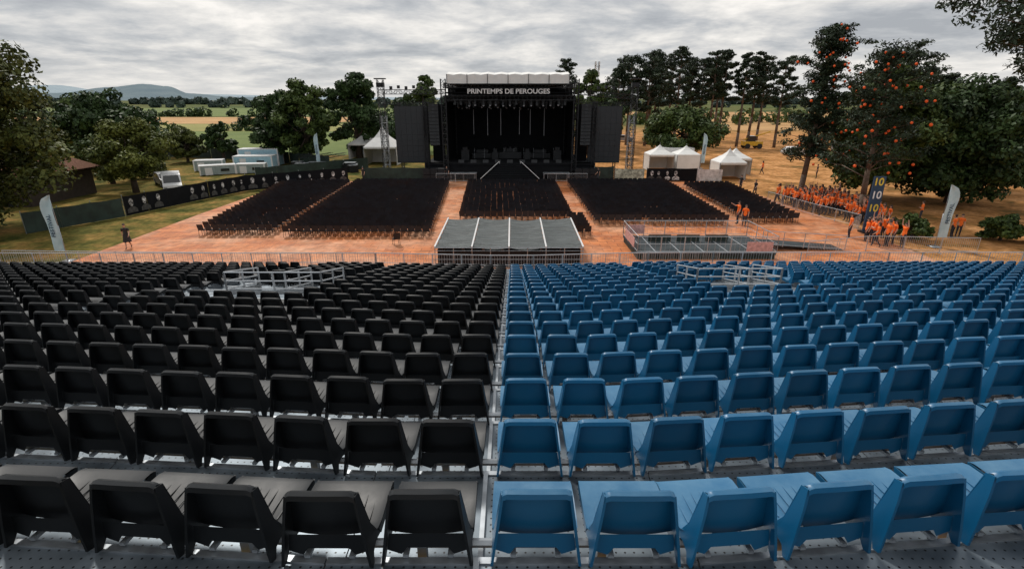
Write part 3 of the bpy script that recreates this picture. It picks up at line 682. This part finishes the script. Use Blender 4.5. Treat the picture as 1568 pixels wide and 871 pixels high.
def vehicle(name,x,y,rz,m,van=True):
    e_=empty(name,(x,y,0),rz); mb=MB()
    if van: pr=[(-2.2,.3),(2.15,.3),(2.3,.55),(2.25,.95),(1.5,1.15),(.95,1.85),(.6,1.98),(-2.1,1.98),(-2.25,1.7),(-2.3,.6)]
    else: pr=[(-2.1,.28),(2.05,.28),(2.15,.5),(2.1,.78),(1.15,.95),(.5,1.4),(.1,1.47),(-1.2,1.45),(-1.85,1.0),(-2.12,.92),(-2.18,.5)]
    M90=Matrix.Rotation(rad(-90),4,'Z')
    mb.prism(pr,-.86,.86,M=M90)
    for s in(-1,1):
        g=[(.55,1.15),(1.3,1.17),(.85,1.72),(.55,1.78)] if van else [(.1,.98),(.95,.98),(.45,1.34),(.1,1.38)]
        g2=[(-.5,1.15),(.45,1.15),(.45,1.78),(-.5,1.78)] if van else [(-1.3,.98),(.0,.98),(.0,1.38),(-1.1,1.37)]
        for gg in(g,g2): mb.prism(gg,s*.862,s*.872,mi=1,M=M90)
        for wx in(-1.35,1.4):
            mb.tube(M90@Vector((s*.7,wx,.33)),M90@Vector((s*.89,wx,.33)),.33,n=14,mi=2); mb.tube(M90@Vector((s*.885,wx,.33)),M90@Vector((s*.9,wx,.33)),.18,n=10,mi=3)
        mb.box(M90@Vector((s*.65,2.24 if van else 2.1,.75)),(.12,.3,.16),mi=3)
    a,b=((1.52,1.17),(.97,1.85)) if van else ((1.13,.98),(.52,1.38))
    mb.add([M90@Vector(p) for p in((-.74,a[0]+.02,a[1]),(.74,a[0]+.02,a[1]),(.68,b[0]+.02,b[1]),(-.68,b[0]+.02,b[1]))],[(0,1,2,3)],1)
    mb.box(M90@Vector((0,2.22 if van else 2.1,.45)),(.2,1.5,.2),mi=2)
    o=mb.obj('body',[m,M_glass,M_rubber,M_steel],e_)
    bv=o.modifiers.new('b','BEVEL'); bv.width=.05; bv.segments=2; bv.limit_method='ANGLE'
vehicle('white_van',-36.5,56.5,-1.0,M_paint); vehicle('parked_car',-40,61,-.8,mat('grey_car_paint',(.2,.2,.21),.3),False)
vehicle('white_van',21,122,.2,M_paint); vehicle('parked_car',26,126,0,mat('silver_paint',(.4,.4,.42),.3,.4),False); vehicle('parked_car',31,118,.4,mat('blue_paint',(.05,.1,.2),.3),False)
vehicle('parked_car',50,95,.2,M_paint,False); vehicle('white_van',62,100,.1,M_paint)
mb=MB()
for k in range(30): 
    s_=random.uniform(.7,1.4); X=-30+random.uniform(0,8.5);Y=72+random.uniform(0,7)
    mb.box((X,Y,s_*.45),(s_*1.1,.8,s_*.9),random.uniform(0,1.5)); mb.box((X,Y,s_*.9+.02),(s_*1.12,.82,.04),0,1)
for k in range(3): mb.truss((-30+k*2,76,1.7),(-28.5+k*2,79,1.8),.35,.5,.025,0)
mb.obj('flight_cases',[M_blk,M_steel])
e_=empty('telecom_mast'); mb=MB(); mb.truss((22.5,150,0),(22.5,150,18.6),.9,1.2,.07)
for z in(15.5,17,18): 
    for a in range(3): mb.box((22.5+.7*math.cos(a*2.1),150+.7*math.sin(a*2.1),z),(.25,.25,1.2),mi=1)
mb.obj('mast',[M_steel,M_paint],e_)
e_=empty('yellow_telehandler',(48,108,0)); mb=MB(); mb.box((0,0,1.0),(3.6,1.9,.8)); mb.box((-.3,0,1.9),(1.3,1.6,1.1),mi=1)
for wx in(-1.2,1.2):
    for s in(-1,1): mb.tube((wx,s*.8,.5),(wx,s*1.15,.5),.5,n=12,mi=2)
mb.tube((-1.5,.3,1.7),(3.5,.3,3.2),.16,.12,n=6); mb.obj('machine',[mat('yellow_paint',(.7,.4,.03),.4),M_glass,M_rubber],e_)
# ------------------------------------------------------------------ vegetation
def leaves_mesh(name,C,Nn,S,m,extra=None,aspect=.6):
    n=len(C)
    u=np.cross(Nn,rng.normal(size=(n,3))); u/=np.linalg.norm(u,axis=1)[:,None]+1e-9
    v=np.cross(Nn,u); S=S[:,None]
    V=np.stack([C-u*S,C-v*S*aspect+Nn*S*.15,C+u*S,C+v*S*aspect+Nn*S*.15],1).reshape(-1,3)
    me=bpy.data.meshes.new(name); me.vertices.add(4*n); me.vertices.foreach_set('co',V.ravel().astype(np.float32))
    me.loops.add(4*n); me.loops.foreach_set('vertex_index',np.arange(4*n,dtype=np.int32))
    me.polygons.add(n); me.polygons.foreach_set('loop_start',np.arange(0,4*n,4,dtype=np.int32)); me.polygons.foreach_set('loop_total',np.full(n,4,dtype=np.int32))
    me.materials.append(m); me.update(calc_edges=True); me.validate(); return me
def unit(a): return a/(np.linalg.norm(a,axis=1)[:,None]+1e-9)
def broadleaf(name,x,y,h,r,cb,m,nl=7000,leaf=.2,nc=42,bark=None):
    e_=empty(name,(x,y,0)); ch=(h-cb)/2; cz=cb+ch
    nc=int(nc*1.5)
    d=unit(rng.normal(size=(nc,3))); rr=rng.uniform(.3,.95,nc)**.7
    taper=1-.25*np.clip(d[:,2],0,1)
    cc=np.stack([d[:,0]*rr*r*taper,d[:,1]*rr*r*taper,cz+d[:,2]*rr*ch],1); cs=rng.uniform(.12,.29,nc)*r
    wts=cs**1.8; idx=rng.choice(nc,nl,p=wts/wts.sum()); dd=unit(rng.normal(size=(nl,3))); q=rng.uniform(.2,1.05,nl)**.6
    P=cc[idx]+dd*(q*cs[idx])[:,None]*np.array([1,1,.7])
    P[:,2]=np.maximum(P[:,2],.25)
    Nn=unit(dd+rng.normal(size=(nl,3))*.6+np.array([0,0,.3])); me=leaves_mesh('crown',P,Nn,rng.uniform(.6,1.4,nl)*leaf*1.12,m)
    put(me,'crown',e_)
    mb=MB(); tr=.03*h+.05; top=Vector((random.uniform(-.3,.3),random.uniform(-.3,.3),cb+ch*1.1))
    mid=Vector((top.x*.3,top.y*.3,max(cb,h*.25))); mb.tube((0,0,-.1),mid,tr*1.25,tr*.85,n=10); mb.tube(mid,top,tr*.85,tr*.25,n=8)
    for k in rng.choice(nc,min(nc,20),replace=False):
        t=random.uniform(.0,.75); s=mid+(top-mid)*t; c=Vector(cc[k]); m1=(s+c)/2+Vector((0,0,-.15*r*random.random()))
        mb.tube(s,m1,tr*.4,tr*.22,n=6); mb.tube(m1,c,tr*.22,tr*.06,n=5)
    mb.obj('trunk',[bark or M_bark],e_,True)
    return e_
def pine(name,x,y,h,r,cb,nl=4500,leaf=.2,nb=26,shape='tall',m=None,lean=0,flat=.35,cl=(.08,.21)):
    e_=empty(name,(x,y,0)); C=[];S=[]; mb=MB(); tr=.016*h+.06
    tp=Vector((lean,random.uniform(-.3,.3),h-.4)); 
    prev=Vector((0,0,-.1)); seg=6
    for k in range(1,seg+1):
        t=k/seg; p=Vector((tp.x*t+random.uniform(-.08,.08),tp.y*t,tp.z*t)); mb.tube(prev,p,tr*(1-.8*(k-1)/seg),tr*(1-.8*k/seg),n=8); prev=p
    for b in range(nb):
        t=(b+random.random())/nb; z=cb+(h-cb)*t; a=b*2.4+random.uniform(-.5,.5)
        prof=(math.sin(math.pi*min(1,(t*.78+.2)))**.6) if shape=='tall' else (1-t*.62)*(.75+.25*math.sin(b*1.7))
        L_=r*prof*random.uniform(.45,1.1); s=Vector((tp.x*z/h,tp.y*z/h,z-.25*L_)); e2=Vector((s.x+math.cos(a)*L_,s.y+math.sin(a)*L_,z+random.uniform(-.15,.25)*L_))
        mid=(s+e2)/2+Vector((0,0,.08*L_)); mb.tube(s,mid,tr*.22,tr*.13,n=5); mb.tube(mid,e2,tr*.13,tr*.04,n=4)
        for k in range(6):
            f=random.uniform(.3,1.1); C.append(s+(e2-s)*f+Vector((random.uniform(-.25,.25)*r*.6,random.uniform(-.25,.25)*r*.6,.16*r*random.random()))); S.append(r*random.uniform(*cl))
    C=np.array([tuple(c) for c in C]);S=np.array(S); wts=S**1.8
    idx=rng.choice(len(C),nl,p=wts/wts.sum()); dd=unit(rng.normal(size=(nl,3))); q=rng.uniform(.1,1.1,nl)**.6
    P=C[idx]+dd*(q*S[idx])[:,None]*np.array([1.15,1.15,flat*1.6]); Nn=unit(dd*.6+rng.normal(size=(nl,3))*.6+np.array([0,0,.5]))
    put(leaves_mesh('needles',P,Nn,rng.uniform(.6,1.4,nl)*leaf,m or F_p,aspect=.38),'needles',e_); mb.obj('trunk',[M_pbark],e_,True)
    return C
# left side
broadleaf('broadleaf_tree',-39.4,38,15.4,7.2,.6,F_br,44000,.16,110)
broadleaf('broadleaf_tree',-46,36,12,6,1.0,F_b,9000,.22)
broadleaf('broadleaf_tree',-57,77,10.8,6.4,1.5,F_a,13000,.25,50)
broadleaf('broadleaf_tree',-67,84,9.4,5.5,1.5,F_b,6000,.28)
broadleaf('broadleaf_tree',-40.2,56,7.8,4.2,1.4,F_c,15000,.15,46)
broadleaf('broadleaf_tree',-47,62,6.4,3.4,1.2,F_b,7000,.2)
broadleaf('broadleaf_tree',-46.3,86,6.4,2.6,.8,F_a,5000,.22,28)
broadleaf('broadleaf_tree',-51,84,4.9,3.0,.6,F_br,5000,.22,28)
broadleaf('broadleaf_tree',-56,92,5.2,3.2,.6,F_c,4500,.24,28)
broadleaf('broadleaf_tree',-35.3,82,10.6,4.8,.9,F_a,15000,.22,46)
broadleaf('broadleaf_tree',-30.6,81,12.3,4.6,1.0,F_b,17000,.22,50)
broadleaf('broadleaf_tree',-25.6,90,13.5,5.0,1.0,F_a,16000,.24,46)
broadleaf('broadleaf_tree',-15.4,96,13.2,3.8,2,F_b,9000,.25,36)
broadleaf('broadleaf_tree',-19.5,104,10.0,3.8,2,F_a,6000,.26,36)
broadleaf('broadleaf_tree',13.6,96,14.4,3.8,2,F_b,9000,.25,36)
broadleaf('broadleaf_tree',18.0,104,12.0,4.0,2,F_a,6000,.26,36)
broadleaf('broadleaf_tree',26.4,84,8.4,6.2,1.8,F_b,16000,.21,54)
# right big trees
broadleaf('broadleaf_tree',36.0,52,12.4,6.0,1.0,F_b,40000,.18,90)
broadleaf('broadleaf_tree',42.0,50,10.6,6.6,.8,F_a,40000,.18,90)
broadleaf('broadleaf_tree',50.5,57,8.2,4.8,1.5,F_b,10000,.2,50)
broadleaf('broadleaf_tree',58,66,8.2,4.6,1.5,F_br,8000,.22,40)
for (x,y,r,h) in((28.4,36.2,1.5,1.7),(34.6,36,1.9,1.8),(37.0,35.0,1.6,1.5),(-37.5,33.5,2.4,2.6),(-34.5,31,1.6,1.2),(-46,66,2.5,2.4),(-54,70,3,3),(-50,47,2.6,3.0)):
    broadleaf('shrub',x,y,h,r,.1,F_b if x>0 else F_br,3500,.12,20)
# pines
for (px,py,h,r,cb) in((21.5,112,15,4.2,6),(24.5,116,17,4.4,7),(28,114,16.5,4.4,6.5),(31,124,19,4.2,7.5),(33.5,112,18.4,3.8,7.5),(37.2,116,16.6,3.8,7.5),(40.6,112,17.8,3.0,9),(43.4,114,18.2,3.0,9),(46.6,112,17.4,3.0,9),(50.2,115,17.8,3.0,9),(53.5,110,16.6,3.2,8),(12.5,128,17.5,3.8,8),(35,135,19,4.2,8),(45,132,18,3.8,9),(56,124,17.5,3.8,8),(26,130,18,4.2,7),(40,140,19.5,4,9),(52,140,19,4,9)):
    pine('pine_tree',px,py,h,r,cb,5600,.25,24)
for (px,py,h,r,cb) in((53,75,15.6,4.2,9),(59,76,12,3.8,6.5),(65.5,74,11.4,3.4,6),(62,84,13.6,4,7)):
    pine('pine_tree',px,py,h,r,cb,6500,.2,24)
C1=pine('pine_tree',28.6,52,15.2,4.0,4.0,20000,.15,54,'cone',lean=.6,cl=(.08,.17))
C2=pine('pine_tree',28.9,43,12.8,5.4,4.2,11000,.14,44,'cone',cl=(.06,.14))
pine('pine_tree',38.4,37.5,19.5,8.6,11.2,26000,.19,30,'tall',lean=-.3)
mb=MB()
for C,ox,oy,n_ in((C1,28.6,52,52),(C2,28.9,43,60)):
    for k in rng.choice(len(C),n_):
        c=C[k]; mb.sphere((ox+c[0]+random.uniform(-.9,.5),oy+c[1]+random.uniform(-1.6,-.5),c[2]-random.uniform(0,.9)),random.uniform(.09,.125),6,8)
mb.obj('orange_lanterns',[M_orangeball],None,True)
def band(name,x0,x1,y0,y1,h0,h1,n,leaf,m):
    k=n//60; cx_=rng.uniform(x0,x1,k); cy=rng.uniform(y0,y1,k); hh=rng.uniform(h0,h1,k); idx=rng.integers(0,k,n)
    dd=unit(rng.normal(size=(n,3))); P=np.stack([cx_[idx]+dd[:,0]*hh[idx]*.6,cy[idx]+dd[:,1]*hh[idx]*.6,np.maximum(.2,hh[idx]*.5+dd[:,2]*hh[idx]*.5)],1)
    put(leaves_mesh(name,P,unit(dd+rng.normal(size=(n,3))*.5),rng.uniform(.6,1.4,n)*leaf,m),name)
band('distant_hedgerow',-190,-60,166,168,1.0,2.6,4000,.4,F_a)
band('distant_woodland',-420,30,296,304,2,5,9000,.8,F_a)
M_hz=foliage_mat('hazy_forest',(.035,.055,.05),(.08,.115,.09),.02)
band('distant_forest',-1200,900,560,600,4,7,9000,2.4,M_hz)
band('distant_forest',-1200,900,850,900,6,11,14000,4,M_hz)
band('distant_woodland',40,260,200,230,3,6,6000,.8,F_b)
band('distant_woodland',-34,-6,118,135,4,6.5,6000,.5,F_a)
band('distant_woodland',72,130,84,110,5,8,9000,.45,F_a)
band('distant_woodland',-130,-72,96,120,3,6,7000,.45,F_b)
def hills(name,pts,Y,m,depth=900):
    mb=MB(); vs=[]
    X=[];Z=[]
    for (a,b) in zip(pts[:-1],pts[1:]):
        for i in range(12):
            t=i/12; t2=t*t*(3-2*t); X.append(a[0]+(b[0]-a[0])*t); Z.append(a[1]+(b[1]-a[1])*t2+random.uniform(-1,1)*.8)
    n=len(X)
    for (dy,f) in((-depth,0),(-depth*.6,.35),(-depth*.3,.75),(0,1)):
        for i in range(n): vs.append((X[i]*(1+dy/Y),Y+dy,max(-.5,Z[i]*f-.5)))
    mb.add(vs,[(k*n+i,k*n+i+1,(k+1)*n+i+1,(k+1)*n+i) for k in range(3) for i in range(n-1)]); mb.obj(name,[m],None,True)
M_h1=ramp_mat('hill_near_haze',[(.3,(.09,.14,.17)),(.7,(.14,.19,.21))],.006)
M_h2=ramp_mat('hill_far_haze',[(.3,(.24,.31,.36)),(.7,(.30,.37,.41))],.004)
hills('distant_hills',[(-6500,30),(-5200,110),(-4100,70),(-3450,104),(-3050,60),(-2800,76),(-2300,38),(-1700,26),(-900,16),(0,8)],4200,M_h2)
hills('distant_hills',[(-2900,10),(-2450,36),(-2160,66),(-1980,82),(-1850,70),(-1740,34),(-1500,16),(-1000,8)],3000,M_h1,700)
# ------------------------------------------------------------------ people
def person_mesh(name,pose,shirt,legm,female=False,skirt=False):
    J=dict(pel=(0,0,.95),sp=(0,.0,1.12),ch=(0,0,1.32),nk=(0,.0,1.49),hb=(0,.02,1.56),hm=(0,.025,1.645),ht=(0,.01,1.72))
    for s,n_ in((1,'r'),(-1,'l')):
        J['sh'+n_]=(s*.18,0,1.42);J['el'+n_]=(s*.235,-.02,1.14);J['wr'+n_]=(s*.24,.07,.90);J['ha'+n_]=(s*.235,.10,.82)
        J['hp'+n_]=(s*.09,0,.87);J['kn'+n_]=(s*.10,.02,.49);J['an'+n_]=(s*.10,-.03,.09);J['to'+n_]=(s*.11,.13,.04)
    J.update(pose)
    Rr=dict(pel=(.155,.115),sp=(.135,.10),ch=(.165,.115),nk=(.055,.055),hb=(.07,.075),hm=(.082,.10),ht=(.055,.065))
    for n_ in'rl': Rr.update({'sh'+n_:(.065,.065),'el'+n_:(.043,.043),'wr'+n_:(.028,.03),'ha'+n_:(.022,.042),'hp'+n_:(.095,.095),'kn'+n_:(.06,.06),'an'+n_:(.04,.04),'to'+n_:(.035,.03)})
    names=list(J); ix={k:i for i,k in enumerate(names)}
    E=[('pel','sp'),('sp','ch'),('ch','nk'),('nk','hb'),('hb','hm'),('hm','ht')]
    for n_ in'rl': E+=[('ch','sh'+n_),('sh'+n_,'el'+n_),('el'+n_,'wr'+n_),('wr'+n_,'ha'+n_),('pel','hp'+n_),('hp'+n_,'kn'+n_),('kn'+n_,'an'+n_),('an'+n_,'to'+n_)]
    me=bpy.data.meshes.new('sk'); me.from_pydata([J[k] for k in names],[(ix[a],ix[b]) for a,b in E],[])
    o=bpy.data.objects.new('sk',me); COL.objects.link(o); o.modifiers.new('s','SKIN'); 
    sv=me.skin_vertices[0].data
    for k in names: sv[ix[k]].radius=Rr[k]; sv[ix[k]].use_root=(k=='pel')
    ss=o.modifiers.new('u','SUBSURF'); ss.levels=1
    bpy.context.view_layer.update(); dg=bpy.context.evaluated_depsgraph_get(); bm_=bpy.data.meshes.new_from_object(o.evaluated_get(dg)); bpy.data.objects.remove(o)
    mb=MB(); V=[v.co.copy() for v in bm_.vertices]
    head=Vector(J['hm'])
    segsJ={'arm':[('shr','elr'),('shl','ell')],'fore':[('elr','wrr'),('ell','wrl'),('wrr','har'),('wrl','hal')],'leg':[('hpr','knr'),('hpl','knl'),('knr','anr'),('knl','anl'),('pel','sp')],'foot':[('anr','tor'),('anl','tol')],'torso':[('sp','ch'),('ch','nk'),('ch','shr'),('ch','shl')],'head':[('nk','hb'),('hb','hm'),('hm','ht')]}
    def dist(p,a,b):
        a=Vector(a);b=Vector(b);d=b-a;t=max(0,min(1,(p-a).dot(d)/d.length_squared)); return (p-a-d*t).length
    def cls(p):
        best=None;bd=9
        for k,l in segsJ.items():
            for a,b in l:
                dd=dist(p,J[a],J[b])-.5*min(Rr[a][0],Rr[b][0])
                if dd<bd: bd=dd;best=(k,a,b)
        return best
    for pl in bm_.polygons:
        c=pl.center; k,a,b=cls(c); mi=0
        if k in('torso','arm'): mi=0
        elif k=='fore' or k=='head': mi=2
        elif k=='foot': mi=4
        else: mi=0 if a=='pel' else 1
        if k=='arm' and (c-Vector(J[b])).length<.09: mi=2
        if skirt and k=='leg' and a in('knr','knl'): mi=2
        if k=='head' and (c.z>head.z+.035 or c.y<head.y-.03) and c.z>head.z-.09-(.12 if female else 0): mi=3
        mb.add([V[i] for i in pl.vertices],[tuple(range(len(pl.vertices)))],mi)
    hx,hy,hz_=head
    for s in(-1,1): mb.sphere((hx+s*.032,hy+.088,hz_+.005),.012,4,6,3); mb.sphere((hx+s*.085,hy,hz_-.005),.022,4,6,2,(.5,.7,1.2))
    mb.tube((hx,hy+.085,hz_+.005),(hx,hy+.118,hz_-.03),.008,.014,n=5,mi=2); mb.box((hx,hy+.088,hz_-.06),(.045,.012,.01),mi=3)
    mb.sphere((hx,hy-.02,hz_+.045),.1,6,8,3,(.92,1.0,.75))
    if female: mb.tube((hx,hy-.09,hz_+.02),(hx,hy-.12,hz_-.2),.04,.02,n=6,mi=3)
    if skirt:
        vs=[]
        for (z,r_) in((1.0,.17),(.8,.21),(.5,.27)):
            for i in range(12): a=2*math.pi*i/12; vs.append((J['pel'][0]+r_*math.cos(a),J['pel'][1]+r_*.9*math.sin(a),z))
        mb.add(vs,[(k*12+i,k*12+(i+1)%12,(k+1)*12+(i+1)%12,(k+1)*12+i) for k in range(2) for i in range(12)],1)
    for n_,s in(('r',1),('l',-1)):
        h=Vector(J['ha'+n_]); wv=(h-Vector(J['wr'+n_])).normalized(); side=Vector((0,1,0)); side=(side-wv*side.dot(wv)).normalized()
        for f,(of,ln) in enumerate(((.028,.07),(.010,.08),(-.009,.075),(-.027,.058))):
            a=h+side*of; b=a+wv*ln*.55; c=b+wv*ln*.45+Vector((-s*.018,0,0)); mb.tube(a,b,.0095,.009,n=5,mi=2); mb.tube(b,c,.009,.007,n=5,mi=2)
        a=h-wv*.03+side*.03; mb.tube(a,a+side*.03+wv*.04,.011,.008,n=5,mi=2)
    m_=mb.mesh(name,[shirt,legm,M_skin,M_hair,M_shoe],True); return m_
walk={'knr':(.09,.14,.50),'anr':(.09,.20,.10),'tor':(.10,.36,.06),'knl':(-.09,-.02,.49),'anl':(-.09,-.30,.16),'tol':(-.09,-.20,.04),'elr':(.23,-.12,1.16),'wrr':(.23,-.10,.93),'har':(.22,-.10,.84),'ell':(-.23,.06,1.16),'wrl':(-.22,.22,.99),'hal':(-.21,.28,.93)}
crossed={'elr':(.26,.04,1.16),'wrr':(.06,.20,1.16),'har':(-.02,.21,1.18),'ell':(-.26,.04,1.16),'wrl':(-.06,.22,1.20),'hal':(.03,.23,1.18)}
point={'elr':(.30,.18,1.36),'wrr':(.30,.40,1.50),'har':(.30,.48,1.54)}
handsup={'elr':(.30,.06,1.58),'wrr':(.26,.10,1.83),'har':(.25,.11,1.91),'ell':(-.30,.06,1.58),'wrl':(-.26,.10,1.83),'hal':(-.25,.11,1.91)}
hip={'elr':(.36,-.08,1.17),'wrr':(.20,.03,1.02),'har':(.15,.06,1.0)}
PO=[person_mesh('p_o%d'%i,p,M_oshirt,M_trouser,fe) for i,(p,fe) in enumerate((({},False),(walk,True),(crossed,False),(point,False),(hip,True),(handsup,False)))]
PW=person_mesh('p_w',walk,M_bshirt,M_bshirt,True,True); PK=person_mesh('p_k',{},M_bshirt,M_trouser); PK2=person_mesh('p_k2',walk,M_bshirt,M_trouser)
def person(me,x,y,rz,name='volunteer_person',z=0,s=None): return put(me,name,None,(x,y,z),rz,s or random.uniform(.95,1.05))
placed=[]
def scatter(n_,poly,face):
    c=0;tries=0
    while c<n_ and tries<4000:
        tries+=1; u,v=random.random(),random.random()
        a,b,cc,d=[Vector(p) for p in poly]; p=(a*(1-u)+b*u)*(1-v)+(d*(1-u)+cc*u)*v
        if any((p-q).length<.42 for q in placed): continue
        placed.append(p); person(random.choice(PO),p.x,p.y,face+random.uniform(-.9,.9)); c+=1
scatter(85,[(25.3,50.5),(26.2,44.2),(30.5,43.2),(31.0,50.0)],1.3)
scatter(16,[(26.9,43.5),(27.6,39.6),(29.5,39.8),(30,43)],1.3)
scatter(15,[(24.2,36.6),(24.5,33.9),(26.4,33.9),(26.6,36.6)],1.0)
person(PO[0],18.1,40.0,2.6,z=.07); person(PO[3],17.9,40.8,1.5,z=.07)
person(PO[0],31.6,36.6,.4); person(PO[4],32.3,36.9,2.6); person(PO[2],33.3,42,1)
person(PW,-25.5,33.6,rad(200),'walking_woman',z=.07); person(PK,-18.0,64.0,2.6,'stage_technician'); person(PK2,10.2,62.6,1.2,'stage_technician',z=.07); person(PK,-7.9,64.2,3,'stage_technician')
person(PK2,24.6,53,2,'stage_technician',z=.07); person(PK,24.6,56.5,2,'stage_technician',z=.07); person(PK2,27.5,82,1,'stage_technician'); person(PO[1],33,70,1); person(PK,38,66,1,'stage_technician')
print('objects',len(bpy.data.objects))
